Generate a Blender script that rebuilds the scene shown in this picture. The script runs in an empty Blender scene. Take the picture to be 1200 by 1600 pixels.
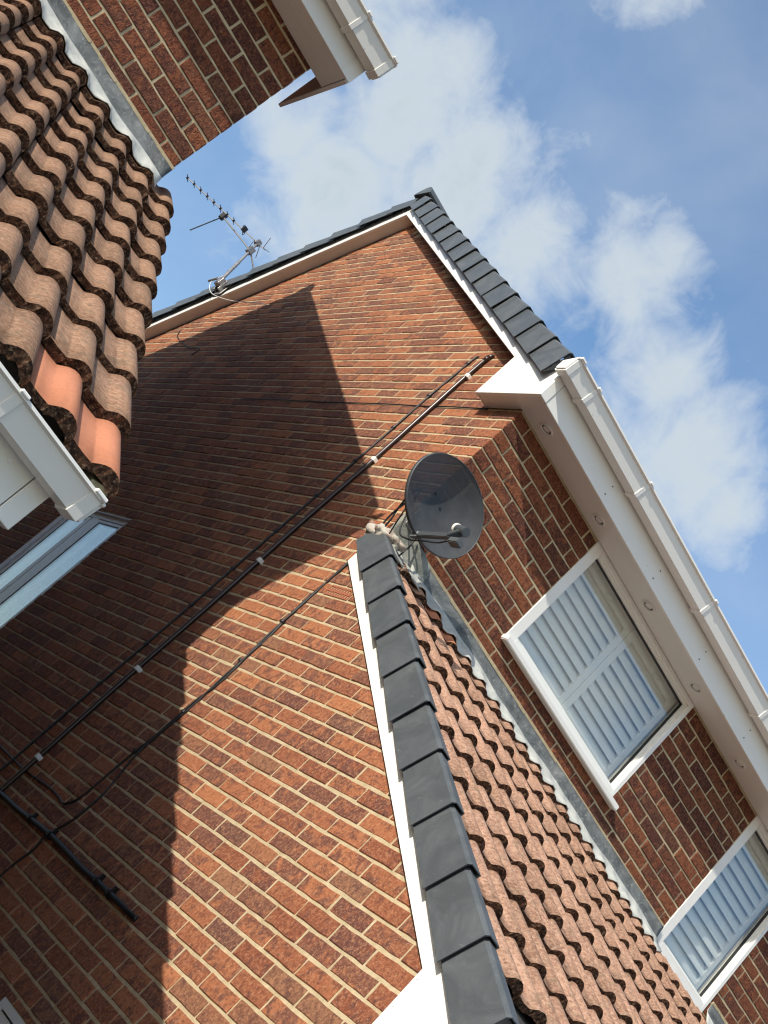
import bpy, bmesh, math, random
from mathutils import Vector, Matrix
rnd = random.Random(7)
S = bpy.context.scene
COL = S.collection

# ------------------------------------------------------------------ camera
CAM = Vector((-2.65, -5.605, 1.6))
RX = Vector((0.50424918, -0.5169214, 0.69175504))      # image right, in world axes
RY = Vector((0.77179342, -0.08957969, -0.62953189))    # image down
RZ = Vector((0.38738571, 0.85133292, 0.35378604))      # view direction
cam = bpy.data.cameras.new("camera")
co = bpy.data.objects.new("camera", cam); COL.objects.link(co)
M = Matrix(((RX.x, -RY.x, -RZ.x, CAM.x), (RX.y, -RY.y, -RZ.y, CAM.y), (RX.z, -RY.z, -RZ.z, CAM.z), (0, 0, 0, 1)))
co.matrix_world = M
cam.sensor_fit = 'VERTICAL'; cam.sensor_height = 24.0
cam.lens = 2145.78 / 1600 * 24.0
cam.clip_start = 0.05; cam.clip_end = 2000
S.camera = co

# ------------------------------------------------------------------ sky, sun, exposure
SUN = Vector((-1.0, -0.302, 0.55)).normalized()
SKY_STRENGTH = 0.15
W = bpy.data.worlds.new("World"); S.world = W; W.use_nodes = True
nt = W.node_tree; nt.nodes.clear()
def wn(t, **k):
    n = nt.nodes.new(t)
    for a, b in k.items(): setattr(n, a, b)
    return n
def wl(a, b): nt.links.new(a, b)
sky = wn('ShaderNodeTexSky', sky_type='NISHITA', sun_disc=False)
sky.sun_elevation = math.asin(SUN.z)
sky.sun_rotation = math.atan2(SUN.x, SUN.y)
sky.altitude = 50; sky.air_density = 1.0; sky.dust_density = 0.8; sky.ozone_density = 1.2
bg1 = wn('ShaderNodeBackground'); bg1.inputs['Strength'].default_value = SKY_STRENGTH
hsv = wn('ShaderNodeHueSaturation'); hsv.inputs['Saturation'].default_value = 1.30; hsv.inputs['Value'].default_value = 1.34; wl(sky.outputs[0], hsv.inputs['Color']); wl(hsv.outputs[0], bg1.inputs['Color'])
tc = wn('ShaderNodeTexCoord')
def cloud_bank(c, r):
    d = wn('ShaderNodeVectorMath', operation='DISTANCE'); wl(tc.outputs['Generated'], d.inputs[0]); d.inputs[1].default_value = c
    m = wn('ShaderNodeMapRange', interpolation_type='SMOOTHSTEP'); wl(d.outputs['Value'], m.inputs['Value'])
    m.inputs['From Min'].default_value = 0.0; m.inputs['From Max'].default_value = r
    m.inputs['To Min'].default_value = 1.0; m.inputs['To Max'].default_value = 0.0
    return m.outputs[0]
def mth(op, a, b=None, clamp=False):
    n = wn('ShaderNodeMath', operation=op); n.use_clamp = clamp
    for i, v in enumerate((a, b)):
        if v is None: continue
        if isinstance(v, (int, float)): n.inputs[i].default_value = v
        else: wl(v, n.inputs[i])
    return n.outputs[0]
def sky_dir(u, v):
    d = RX * ((u - 600) / 2145.78) + RY * ((v - 800) / 2145.78) + RZ
    return d.normalized()
banks = None
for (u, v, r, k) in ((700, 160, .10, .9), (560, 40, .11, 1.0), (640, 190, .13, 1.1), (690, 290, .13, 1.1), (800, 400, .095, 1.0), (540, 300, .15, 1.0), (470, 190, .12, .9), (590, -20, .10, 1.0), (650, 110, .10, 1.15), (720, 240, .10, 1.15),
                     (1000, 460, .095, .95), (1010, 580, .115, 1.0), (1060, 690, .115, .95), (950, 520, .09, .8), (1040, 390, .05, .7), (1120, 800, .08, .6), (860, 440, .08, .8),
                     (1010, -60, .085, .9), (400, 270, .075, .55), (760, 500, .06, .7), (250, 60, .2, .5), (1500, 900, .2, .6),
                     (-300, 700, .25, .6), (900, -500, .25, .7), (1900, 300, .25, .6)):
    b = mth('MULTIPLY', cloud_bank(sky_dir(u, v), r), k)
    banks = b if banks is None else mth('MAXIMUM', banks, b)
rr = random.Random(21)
for i in range(16):      # broken cloud over unseen sky, added to whiten the front window reflections
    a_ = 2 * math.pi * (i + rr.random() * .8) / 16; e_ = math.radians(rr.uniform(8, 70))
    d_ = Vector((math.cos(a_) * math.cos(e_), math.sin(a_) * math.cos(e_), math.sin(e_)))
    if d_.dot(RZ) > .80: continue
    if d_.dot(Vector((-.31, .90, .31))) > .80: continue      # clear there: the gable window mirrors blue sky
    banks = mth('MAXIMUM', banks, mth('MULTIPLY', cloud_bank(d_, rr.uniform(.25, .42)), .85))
n1 = wn('ShaderNodeTexNoise'); n1.inputs['Scale'].default_value = 7.0; n1.inputs['Detail'].default_value = 9; n1.inputs['Roughness'].default_value = .56; n1.inputs['Distortion'].default_value = .35
wl(tc.outputs['Generated'], n1.inputs['Vector'])
n2 = wn('ShaderNodeTexNoise'); n2.inputs['Scale'].default_value = 3.2; n2.inputs['Detail'].default_value = 4
wl(tc.outputs['Generated'], n2.inputs['Vector'])
n3 = wn('ShaderNodeTexNoise'); n3.inputs['Scale'].default_value = 26.0; n3.inputs['Detail'].default_value = 9; n3.inputs['Roughness'].default_value = .62; n3.inputs['Distortion'].default_value = .5
wl(tc.outputs['Generated'], n3.inputs['Vector'])
wob = mth('ADD', mth('MULTIPLY', mth('SUBTRACT', n1.outputs['Fac'], .5), 1.25), mth('MULTIPLY', mth('SUBTRACT', n3.outputs['Fac'], .5), .62))
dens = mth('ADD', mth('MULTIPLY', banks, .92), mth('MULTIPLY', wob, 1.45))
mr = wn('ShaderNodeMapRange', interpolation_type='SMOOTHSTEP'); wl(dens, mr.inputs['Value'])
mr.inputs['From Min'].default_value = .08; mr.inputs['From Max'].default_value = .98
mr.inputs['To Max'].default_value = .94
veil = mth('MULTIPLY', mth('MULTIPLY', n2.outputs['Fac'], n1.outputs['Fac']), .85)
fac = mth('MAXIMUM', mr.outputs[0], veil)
cr = wn('ShaderNodeMapRange'); wl(dens, cr.inputs['Value'])
cr.inputs['From Min'].default_value = .45; cr.inputs['From Max'].default_value = 1.15
cmix = wn('ShaderNodeMix', data_type='RGBA'); wl(cr.outputs[0], cmix.inputs['Factor'])
cmix.inputs['A'].default_value = (.76, .81, .84, 1); cmix.inputs['B'].default_value = (.52, .61, .66, 1)
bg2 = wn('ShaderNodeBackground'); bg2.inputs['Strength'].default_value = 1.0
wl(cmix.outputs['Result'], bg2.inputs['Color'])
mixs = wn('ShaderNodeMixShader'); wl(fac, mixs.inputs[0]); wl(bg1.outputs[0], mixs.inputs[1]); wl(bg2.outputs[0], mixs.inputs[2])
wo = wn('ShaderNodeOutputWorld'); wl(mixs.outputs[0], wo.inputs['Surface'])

sl = bpy.data.lights.new("sun", 'SUN'); sl.energy = 5.0; sl.angle = math.radians(.53); sl.color = (1.0, .93, .82)
so = bpy.data.objects.new("sun", sl); COL.objects.link(so); so.location = (-20, -8, 15)
so.rotation_euler = SUN.to_track_quat('Z', 'Y').to_euler()
S.view_settings.view_transform = 'Standard'; S.view_settings.look = 'None'
S.view_settings.exposure = 0.08; S.view_settings.gamma = 1.0
try: S.view_settings.use_curve_mapping = False
except Exception: pass
S.render.engine = 'CYCLES'
try:
    S.cycles.use_denoising = True; S.cycles.filter_width = 1.2
    S.cycles.denoising_prefilter = 'ACCURATE'; S.cycles.denoising_input_passes = 'RGB_ALBEDO_NORMAL'
    S.cycles.max_bounces = 8; S.cycles.diffuse_bounces = 4; S.cycles.transparent_max_bounces = 16
except Exception: pass

# ------------------------------------------------------------------ helpers
def pix(p):
    q = Vector(p) - CAM
    z = q.dot(RZ)
    return 600 + 2145.78 * q.dot(RX) / z, 800 + 2145.78 * q.dot(RY) / z, z

class MB:
    def __init__(s): s.v = []; s.f = []; s.m = []; s.c = []
    def add(s, vs, fs, mat=0, tone=(.5, .5, .5)):
        o = len(s.v); s.v += [tuple(v) for v in vs]; s.c += [tone] * len(vs)
        for i, f in enumerate(fs):
            s.f.append(tuple(o + k for k in f)); s.m.append(mat if isinstance(mat, int) else mat[i])
    def box(s, a, b, mat=0):
        x0, y0, z0 = a; x1, y1, z1 = b
        s.add([(x0, y0, z0), (x1, y0, z0), (x1, y1, z0), (x0, y1, z0), (x0, y0, z1), (x1, y0, z1), (x1, y1, z1), (x0, y1, z1)],
              [(0, 3, 2, 1), (4, 5, 6, 7), (0, 1, 5, 4), (1, 2, 6, 5), (2, 3, 7, 6), (3, 0, 4, 7)], mat)
    def prism(s, poly, fa, fb, mat=0):
        """poly: list of 2-D points; fa, fb map a 2-D point to the two ends"""
        n = len(poly)
        s.add([fa(p) for p in poly] + [fb(p) for p in poly],
              [tuple(range(n)), tuple(range(2 * n - 1, n - 1, -1))] + [(i, (i + 1) % n, n + (i + 1) % n, n + i) for i in range(n)], mat)
    def tube(s, pts, r, n=8, mat=0, cap=True):
        pts = [Vector(p) for p in pts]; rings = []
        up = Vector((.13, .27, .95)).normalized()
        rr = r if isinstance(r, (list, tuple)) else [r] * len(pts)
        for i, p in enumerate(pts):
            d = (pts[min(i + 1, len(pts) - 1)] - pts[max(i - 1, 0)]).normalized()
            a = d.cross(up)
            if a.length < .05: a = d.cross(Vector((1, 0, 0)))
            a.normalize(); b = d.cross(a)
            rings.append([p + (a * math.cos(t) + b * math.sin(t)) * rr[i] for t in [2 * math.pi * k / n for k in range(n)]])
        vs = [v for r_ in rings for v in r_]; fs = []
        for i in range(len(pts) - 1):
            for k in range(n):
                fs.append((i * n + k, i * n + (k + 1) % n, (i + 1) * n + (k + 1) % n, (i + 1) * n + k))
        if cap: fs += [tuple(range(n - 1, -1, -1)), tuple(range((len(pts) - 1) * n, len(pts) * n))]
        s.add(vs, fs, mat)
    def build(s, name, mats, parent=None, smooth=False, bevel=0, kind=None, recalc=True):
        me = bpy.data.meshes.new(name); me.from_pydata(s.v, [], s.f)
        mats = mats if isinstance(mats, (list, tuple)) else [mats]
        for m in mats: me.materials.append(m)
        if len(mats) > 1: me.polygons.foreach_set('material_index', s.m)
        at = me.color_attributes.new('tone', 'FLOAT_COLOR', 'POINT')
        at.data.foreach_set('color', [x for c in s.c for x in (c[0], c[1], c[2], 1.0)])
        if recalc:
            bm = bmesh.new(); bm.from_mesh(me); bmesh.ops.recalc_face_normals(bm, faces=bm.faces)
            if bevel: bmesh.ops.bevel(bm, geom=[e for e in bm.edges if len(e.link_faces) == 2 and e.calc_face_angle(0) > .6], offset=bevel, segments=1 if bevel < .003 else 2, affect='EDGES', clamp_overlap=True)
            bm.to_mesh(me); bm.free()
        if smooth: me.polygons.foreach_set('use_smooth', [True] * len(me.polygons))
        me.update()
        return link(name, me, parent, kind)
ROOTLOC = {}
def rootloc(o):
    while o.parent: o = o.parent
    return ROOTLOC.get(o.name, Vector((0, 0, 0)))
def link(name, me, parent=None, kind=None):
    o = bpy.data.objects.new(name, me); COL.objects.link(o)
    if parent:
        o.parent = parent
        if parent.type == 'EMPTY' and parent.name in ROOTLOC: o.matrix_parent_inverse = Matrix.Translation(-ROOTLOC[parent.name])
    if kind: o['kind'] = kind
    return o
def thing(name, loc, label, cat, group=None):
    o = bpy.data.objects.new(name, None); COL.objects.link(o); o.location = loc; o.empty_display_size = .1
    ROOTLOC[o.name] = Vector(loc); return tag(o, label, cat, group)
def tag(o, label, cat, group=None):
    o['label'] = label; o['category'] = cat
    if group: o['group'] = group
    return o

# ------------------------------------------------------------------ materials
def mat(name):
    m = bpy.data.materials.new(name); m.use_nodes = True
    t = m.node_tree; t.nodes.clear()
    out = t.nodes.new('ShaderNodeOutputMaterial'); p = t.nodes.new('ShaderNodeBsdfPrincipled')
    t.links.new(p.outputs[0], out.inputs[0])
    class K: pass
    k = K(); k.m = m; k.t = t; k.p = p; k.out = out
    def N(ty, **a):
        n = t.nodes.new(ty)
        for x, y in a.items(): setattr(n, x, y)
        return n
    k.N = N
    k.L = lambda a, b: t.links.new(a, b)
    k.pos = N('ShaderNodeNewGeometry').outputs['Position']
    def noise(scale, detail=4, rough=.55, vec=None, dist=0):
        n = N('ShaderNodeTexNoise'); n.inputs['Scale'].default_value = scale; n.inputs['Detail'].default_value = detail
        n.inputs['Roughness'].default_value = rough; n.inputs['Distortion'].default_value = dist
        t.links.new(vec or k.pos, n.inputs['Vector']); return n.outputs['Fac']
    k.noise = noise
    def scaled(vec3):
        n = N('ShaderNodeVectorMath', operation='MULTIPLY'); t.links.new(k.pos, n.inputs[0]); n.inputs[1].default_value = vec3; return n.outputs[0]
    k.scaled = scaled
    def mr(v, a, b, c=0, d=1):
        n = N('ShaderNodeMapRange'); t.links.new(v, n.inputs[0])
        for i, x in enumerate((a, b, c, d)): n.inputs[i + 1].default_value = x
        return n.outputs[0]
    k.mr = mr
    def mix(f, a, b, mode='MIX'):
        n = N('ShaderNodeMix', data_type='RGBA', blend_type=mode)
        for s_, v in (('Factor', f), ('A', a), ('B', b)):
            if isinstance(v, (int, float)): n.inputs[s_].default_value = v
            elif isinstance(v, tuple): n.inputs[s_].default_value = (*v, 1)
            else: t.links.new(v, n.inputs[s_])
        return n.outputs['Result']
    k.mix = mix
    def math_(op, a, b):
        n = N('ShaderNodeMath', operation=op)
        for i, v in enumerate((a, b)):
            if isinstance(v, (int, float)): n.inputs[i].default_value = v
            else: t.links.new(v, n.inputs[i])
        return n.outputs[0]
    k.math = math_
    def bump(h, strength=.5, dist=.003, prev=None):
        n = N('ShaderNodeBump'); n.inputs['Strength'].default_value = strength; n.inputs['Distance'].default_value = dist
        t.links.new(h, n.inputs['Height'])
        if prev: t.links.new(prev, n.inputs['Normal'])
        return n.outputs[0]
    k.bump = bump
    def fin(color, rough=.8, normal=None, spec=None):
        if isinstance(color, tuple): p.inputs['Base Color'].default_value = (*color, 1)
        else: t.links.new(color, p.inputs['Base Color'])
        if isinstance(rough, (int, float)): p.inputs['Roughness'].default_value = rough
        else: t.links.new(rough, p.inputs['Roughness'])
        if normal: t.links.new(normal, p.inputs['Normal'])
        if spec is not None: p.inputs['Specular IOR Level'].default_value = spec
        return m
    k.fin = fin
    return k

def brick_material(name, rustic, hue):
    k = mat(name)
    at = k.N('ShaderNodeAttribute', attribute_name='tone')
    sep = k.N('ShaderNodeSeparateColor'); k.L(at.outputs['Color'], sep.inputs[0])
    r, g, b = sep.outputs[0], sep.outputs[1], sep.outputs[2]
    big = k.noise(9, 3, .5); blotch = k.noise(21, 4, .6, dist=.5); grit = k.noise(68, 5, .78); fine = k.noise(150, 3, .75)
    base = k.mix(r, (.225, .070, .036), (.385, .140, .062))
    base = k.mix(k.mr(b, .86, .97, 0, .5), base, (.44, .168, .068))
    base = k.mix(k.mr(b, .16, .04, 0, .6), base, (.20, .115, .070))
    base = k.mix(k.mr(big, .52, .74, 0, .30), base, (.30, .125, .062))
    # kiln flashing: purple-brown patches, more on some bricks than on others
    bl = k.math('ADD', blotch, k.math('MULTIPLY', g, .26))
    base = k.mix(k.mr(bl, .57, .70, 0, .74), base, (.100, .042, .038))
    base = k.mix(k.mr(grit, .52, .62, 0, .55), base, (.46, .225, .115))
    base = k.mix(k.mr(grit, .47, .39, 0, .65), base, (.085, .038, .028))
    base = k.mix(k.mr(fine, .56, .64, 0, .45), base, (.50, .31, .19))
    lime = k.mr(k.noise(34, 6, .72, dist=.6), .67, .75, 0, .55)
    base = k.mix(lime, base, (.42, .34, .22))
    if rustic:
        wav = k.noise(95, 3, .55, vec=k.scaled((1.0, 1, .38)), dist=1.8)
        base = k.mix(k.mr(wav, .50, .36, 0, .6), base, (.050, .022, .018))
        base = k.mix(1.0, base, (.74, .66, .66), 'MULTIPLY')
        nn = k.bump(wav, 1.0, .016, k.bump(grit, .6, .004))
    else:
        nn = k.bump(blotch, .4, .006, k.bump(grit, .85, .006))
    return k.fin(base, .92, nn, .25)
M_BRICK = brick_material('dragface_brick', False, 0)
M_BRICKR = brick_material('rustic_brick', True, 0)
def mortar_material():
    k = mat('buff_mortar')
    a = k.noise(17, 6, .65); f = k.noise(110, 4, .7)
    c = k.mix(k.mr(a, .33, .68), (.40, .32, .19), (.58, .48, .31))
    c = k.mix(k.mr(f, .35, .7, 0, .45), c, (.34, .26, .16))
    return k.fin(c, .95, k.bump(f, .5, .002, k.bump(a, .5, .006)), .2)
M_MORTAR = mortar_material()
def pvc(name, col=(.80, .795, .75), dirt=.35):
    k = mat(name)
    d = k.mr(k.noise(5.5, 4, .5, vec=k.scaled((.5, 1, 1.6))), .48, .80, 0, dirt)
    c = k.mix(d, col, (.64, .62, .555))
    sp = k.mr(k.noise(42, 2, .5), .74, .78, 0, .6)
    c = k.mix(sp, c, (.38, .35, .28))
    return k.fin(c, .34, None, .45)
M_PVC = pvc('white_pvc'); M_PVCD = pvc('weathered_white_pvc', (.72, .71, .66), .55)
M_SHUT = mat('white_shutter_paint').fin((.90, .87, .82), .45)
def cap_material():
    k = mat('grey_dry_verge_plastic')
    a = k.noise(5, 6, .65, dist=1.2); b = k.noise(38, 5, .7, vec=k.scaled((1, .35, 1.6)))
    c = k.mix(k.mr(a, .4, .75), (.070, .079, .084), (.112, .123, .130))
    c = k.mix(k.mr(b, .62, .78, 0, .5), c, (.26, .27, .275))
    sc = k.mr(k.noise(7, 7, .8, dist=1.5), .66, .72, 0, .35); c = k.mix(sc, c, (.34, .34, .33))
    return k.fin(c, k.mr(a, .3, .7, .42, .6), k.bump(a, .25, .01), .4)
M_CAP = cap_material()
def lead_material():
    k = mat('weathered_lead')
    a = k.noise(9, 7, .68, dist=.8); b = k.noise(60, 5, .7)
    c = k.mix(k.mr(a, .34, .68), (.075, .082, .084), (.200, .212, .208))
    c = k.mix(k.mr(b, .56, .66, 0, .55), c, (.36, .37, .35))
    return k.fin(c, k.mr(b, .3, .7, .6, .8), k.bump(a, .55, .02, k.bump(b, .35, .004)), .3)
M_LEAD = lead_material()
def saddle_material():
    k = mat('dusty_saddle_lead')
    c = k.mix(k.mr(k.noise(12, 6, .7), .38, .62), (.20, .21, .18), (.36, .365, .325))
    return k.fin(c, .85, k.bump(k.noise(30, 5, .65), .5, .01), .2)
M_SADDLE = saddle_material()
M_APRON = (lambda k: k.fin(k.mix(k.mr(k.noise(14, 6, .65), .35, .7), (.36, .38, .36), (.58, .58, .53)), .6, k.bump(k.noise(35, 5, .6), .4, .006), .4))(mat('pale_lead_apron'))
def tile_material(name, ca, cb, cc, moss, grain=1.0):
    k = mat(name)
    oi = k.N('ShaderNodeObjectInfo'); rv = oi.outputs['Random']
    a = k.noise(7, 6, .65); f = k.noise(72, 6, .80); s_ = k.noise(19, 7, .75)
    c = k.mix(k.mr(k.math('ADD', k.math('MULTIPLY', a, .75), k.math('MULTIPLY', rv, .5)), .35, .9), ca, cb)
    c = k.mix(k.mr(f, .51, .60, 0, .55 * grain), c, cc)
    c = k.mix(k.mr(f, .48, .40, 0, .62 * grain), c, (.105, .060, .042))
    c = k.mix(k.mr(s_, .53, .62, 0, moss), c, (.185, .145, .10))
    return k.fin(c, .88, k.bump(f, .8, .005, k.bump(s_, .35, .006)), .25)
M_TILE = tile_material('weathered_concrete_tile', (.215, .122, .074), (.320, .182, .112), (.48, .315, .215), .55)
M_TILEB = tile_material('pink_concrete_tile', (.325, .180, .116), (.435, .252, .170), (.58, .41, .30), .40)
M_TILEO = tile_material('new_orange_tile', (.50, .195, .105), (.53, .215, .12), (.58, .27, .16), .08, .22)
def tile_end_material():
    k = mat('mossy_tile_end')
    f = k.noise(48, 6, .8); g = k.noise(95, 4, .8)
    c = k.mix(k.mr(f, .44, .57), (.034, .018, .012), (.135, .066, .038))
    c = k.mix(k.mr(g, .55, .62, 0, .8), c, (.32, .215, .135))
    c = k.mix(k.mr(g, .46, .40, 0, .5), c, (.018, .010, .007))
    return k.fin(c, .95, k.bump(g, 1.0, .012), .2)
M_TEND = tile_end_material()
M_VMORT = (lambda k: k.fin(k.mix(k.mr(k.noise(22, 5, .65), .35, .7), (.17, .16, .095), (.36, .33, .235)), .95, k.bump(k.noise(60, 5, .65), .7, .008), .2))(mat('lichened_verge_mortar'))
M_DARK = mat('black_rubber_and_shade').fin((.012, .012, .013), .5)  # also paints the shade of vent slots and downlight recesses
M_BLACKPL = mat('black_cable_sheath').fin((.008, .0075, .0075), .45)
M_BROWNPL = mat('brown_conduit_plastic').fin((.035, .020, .016), .28)
M_CLIPW = mat('white_saddle_clip').fin((.75, .73, .66), .45)
M_ROOM = mat('dim_room_plaster').fin((.30, .29, .28), .9)
M_FELT = mat('roofing_underlay').fin((.05, .045, .04), .9)
M_GREYALU = (lambda k: k.fin(k.mix(k.mr(k.noise(40, 4, .6), .4, .7), (.74, .74, .73), (.84, .84, .83)), .35))(mat('grimy_window_upvc'))
M_STEEL = (lambda k: k.fin(k.mix(k.mr(k.noise(45, 5, .7), .52, .66), (.30, .29, .28), (.12, .058, .032)), k.mr(k.noise(60, 3), .3, .7, .3, .6)))(mat('rusty_galvanised_steel'))
M_STEEL.node_tree.nodes['Principled BSDF'].inputs['Metallic'].default_value = .6
M_ALU = mat('dull_aluminium').fin((.33, .31, .29), .45); M_ALU.node_tree.nodes['Principled BSDF'].inputs['Metallic'].default_value = .7
M_GROUND = (lambda k: k.fin(k.mix(k.mr(k.noise(2.5, 6, .6), .35, .7), (.10, .095, .09), (.17, .16, .15)), .95, k.bump(k.noise(80, 4, .6), .5, .006)))(mat('paving_concrete'))
M_TERRA = mat('terracotta').fin((.30, .10, .05), .85)
def glass_material():
    k = mat('window_glass'); t = k.t
    t.nodes.remove(k.p)
    tr = k.N('ShaderNodeBsdfTransparent'); tr.inputs[0].default_value = (.94, .96, .95, 1)
    gl = k.N('ShaderNodeBsdfGlossy'); gl.inputs['Roughness'].default_value = .0; gl.inputs['Color'].default_value = (1, 1, 1, 1)
    lw = k.N('ShaderNodeLayerWeight'); lw.inputs['Blend'].default_value = .5
    f5 = k.math('POWER', lw.outputs['Facing'], 5.0)
    f2 = k.math('ADD', .14, k.math('MULTIPLY', f5, .82))     # several surfaces of a double-glazed unit
    mx = k.N('ShaderNodeMixShader'); k.L(f2, mx.inputs[0]); k.L(tr.outputs[0], mx.inputs[1]); k.L(gl.outputs[0], mx.inputs[2])
    k.L(mx.outputs[0], k.out.inputs[0]); return k.m
M_GLASS = glass_material()
def dish_material():
    k = mat('perforated_grey_dish')
    c = k.mix(k.mr(k.noise(12, 5, .6), .35, .7), (.042, .047, .052), (.060, .066, .072))
    k.fin(c, .55, None, .3)
    tr = k.N('ShaderNodeBsdfTransparent'); mx = k.N('ShaderNodeMixShader'); mx.inputs[0].default_value = .04
    k.L(k.p.outputs[0], mx.inputs[1]); k.L(tr.outputs[0], mx.inputs[2]); k.L(mx.outputs[0], k.out.inputs[0])
    return k.m
M_DISH = dish_material()
M_DISHR = mat('grey_dish_plastic').fin((.060, .068, .073), .45)

# ------------------------------------------------------------------ ground
GZ = -0.72
g = MB(); n = 24
for i in range(-n, n):
    for j in range(-n, n):
        s_ = 12.0
        g.add([(i * s_, j * s_, GZ), ((i + 1) * s_, j * s_, GZ), ((i + 1) * s_, (j + 1) * s_, GZ), (i * s_, (j + 1) * s_, GZ)], [(0, 1, 2, 3)])
go = g.build('ground', M_GROUND, kind='structure', recalc=False)

# ------------------------------------------------------------------ bricks and walls
ZB = 0.061; CH = 0.075; BL = 0.225
def clip_poly(poly, f):
    """part of a convex polygon where f(p) >= 0"""
    out = []
    for i, p in enumerate(poly):
        q = poly[(i + 1) % len(poly)]; a, b = f(p), f(q)
        if a >= 0: out.append(p)
        if (a > 1e-9 and b < -1e-9) or (a < -1e-9 and b > 1e-9):
            t = a / (a - b); out.append((p[0] + (q[0] - p[0]) * t, p[1] + (q[1] - p[1]) * t))
    return out if len(out) >= 3 else None
def minus_rect(polys, r):
    a, b, c, d = r; out = []
    for P in polys:
        for fs in ([lambda p: a - p[0]], [lambda p: p[0] - b], [lambda p: p[0] - a, lambda p: b - p[0], lambda p: c - p[1]], [lambda p: p[0] - a, lambda p: b - p[0], lambda p: p[1] - d]):
            Q = P
            for f in fs: Q = clip_poly(Q, f) if Q else None
            if Q: out.append(Q)
    return out
def brick_geo(mb, fr, a, b, z0, z1):
    d = rnd.uniform(.0015, .0058); w = .0019
    L = b - a
    ns = 4 if L > .15 else 2
    J = lambda: rnd.uniform(-w, w)
    pts = []
    for i in range(ns): pts.append((a + L * i / ns + (J() if i else abs(J())), z0 + J()))
    pts.append((b - abs(J()), z0 + J() * .6)); pts.append((b + J(), (z0 + z1) / 2))
    for i in range(ns): pts.append((b - L * i / ns - (J() if i else abs(J())), z1 + J()))
    pts.append((a + abs(J()), z1 + J() * .6)); pts.append((a + J(), (z0 + z1) / 2))
    cx, cz = (a + b) / 2, (z0 + z1) / 2; n = len(pts)
    inn = [(p[0] + (cx - p[0]) * .0035 / max(.01, abs(p[0] - cx) + .003), p[1] + (cz - p[1]) * .0035 / max(.01, abs(p[1] - cz) + .003)) for p in pts]
    ti = rnd.uniform(-.0015, .0015)
    V = [fr(p[0], p[1], d + ti * (p[0] - cx) / (L + .01)) for p in inn] + [fr(p[0], p[1], d - .0035) for p in pts] + [fr(p[0], p[1], -.045) for p in pts]
    F = [tuple(range(n))] + [(i, (i + 1) % n, n + (i + 1) % n, n + i) for i in range(n)] + [(n + i, n + (i + 1) % n, 2 * n + (i + 1) % n, 2 * n + i) for i in range(n)]
    mb.add(V, F, 0, (rnd.random(), rnd.random() ** 1.3, rnd.random()))
def brick_cells(s0, s1, zmin, zmax, ok, holes, par, jt=.0060):
    """stretcher bond cells (a,b,z0,z1) cut round the openings"""
    k = math.floor((zmin - ZB) / CH)
    while ZB + k * CH < zmax:
        z0, z1 = ZB + k * CH + jt, ZB + (k + 1) * CH - jt
        k += 1
        if z0 < zmin: continue
        off = BL / 2 if (k + par) % 2 else 0.0
        j = math.floor((s0 - off) / BL) - 1
        while off + j * BL < s1:
            a, b = off + j * BL, off + j * BL + .2155
            j += 1
            a, b = max(a, s0), min(b, s1)
            if b - a < .03 or not ok(a, b, z0, z1): continue
            pcs = [(a, b, z0, z1)]
            for (h0, h1, h2, h3) in holes:
                nx = []
                for (a_, b_, c_, d_) in pcs:
                    if b_ <= h0 or a_ >= h1 or d_ <= h2 or c_ >= h3: nx.append((a_, b_, c_, d_)); continue
                    if a_ < h0: nx.append((a_, h0 - .003, c_, d_))
                    if b_ > h1: nx.append((h1 + .003, b_, c_, d_))
                    m0, m1 = max(a_, h0), min(b_, h1)
                    if c_ < h2 - .012: nx.append((m0, m1, c_, h2 - .003))
                    if d_ > h3 + .012: nx.append((m0, m1, h3 + .003, d_))
                pcs = nx
            for pc in pcs:
                if pc[1] - pc[0] > .02: yield pc
def lay_bricks(jobs, limit):
    """jobs: (cells, frame, material, wall object). The largest in view become bricks of their own, the rest one part per wall."""
    allc = []
    for ji, (cells, fr, m, wall) in enumerate(jobs):
        for c in cells:
            q = [pix(fr(x, z, 0)) for x, z in ((c[0], c[2]), (c[1], c[2]), (c[1], c[3]), (c[0], c[3]))]
            area = abs(sum(q[i][0] * q[(i + 1) % 4][1] - q[(i + 1) % 4][0] * q[i][1] for i in range(4))) / 2 if min(t[2] for t in q) > .3 else 0
            uc, vc = sum(t[0] for t in q) / 4, sum(t[1] for t in q) / 4
            inn = -12 < uc < 1212 and -12 < vc < 1612
            allc.append((area if inn else 0, ji, c))
    allc.sort(key=lambda t: -t[0])
    rest = {}
    for i, (area, ji, c) in enumerate(allc):
        cells, fr, m, wall = jobs[ji]
        if i < limit and area > 40:
            b = MB(); brick_geo(b, fr, *c); b.build('brick', m, wall)
        else:
            brick_geo(rest.setdefault(ji, MB()), fr, *c)
    for ji, b in rest.items(): b.build('bricks', jobs[ji][2], jobs[ji][3], kind='stuff')

# --- the two houses -------------------------------------------------
hB = thing('brick_house', (2.5, 3.0, GZ), 'red brick house end with grey verge caps, satellite dish corner and shuttered windows', 'house', 'semi-detached brick houses')
hA = thing('brick_house', (-5.0, 3.0, GZ), 'neighbouring brick house at upper left with moss-edged rolled tile roof close to camera', 'house', 'semi-detached brick houses')
XA = -1.965            # right-hand corner of the neighbouring house
WB = 6.6               # width of the main house
DEP = 7.96; PK = 3.98; SL = .545
EXT = -2.50            # front face of the lean-tos
LS = .577              # lean-to slope
frG = lambda s, z, n: (-n, s, z)
frF = lambda s, z, n: (s, -n, z)
frAG = lambda s, z, n: (XA + n, s, z)
def rake(y, z0, sl=SL): return z0 + sl * min(y, 2 * PK - y)

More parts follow.
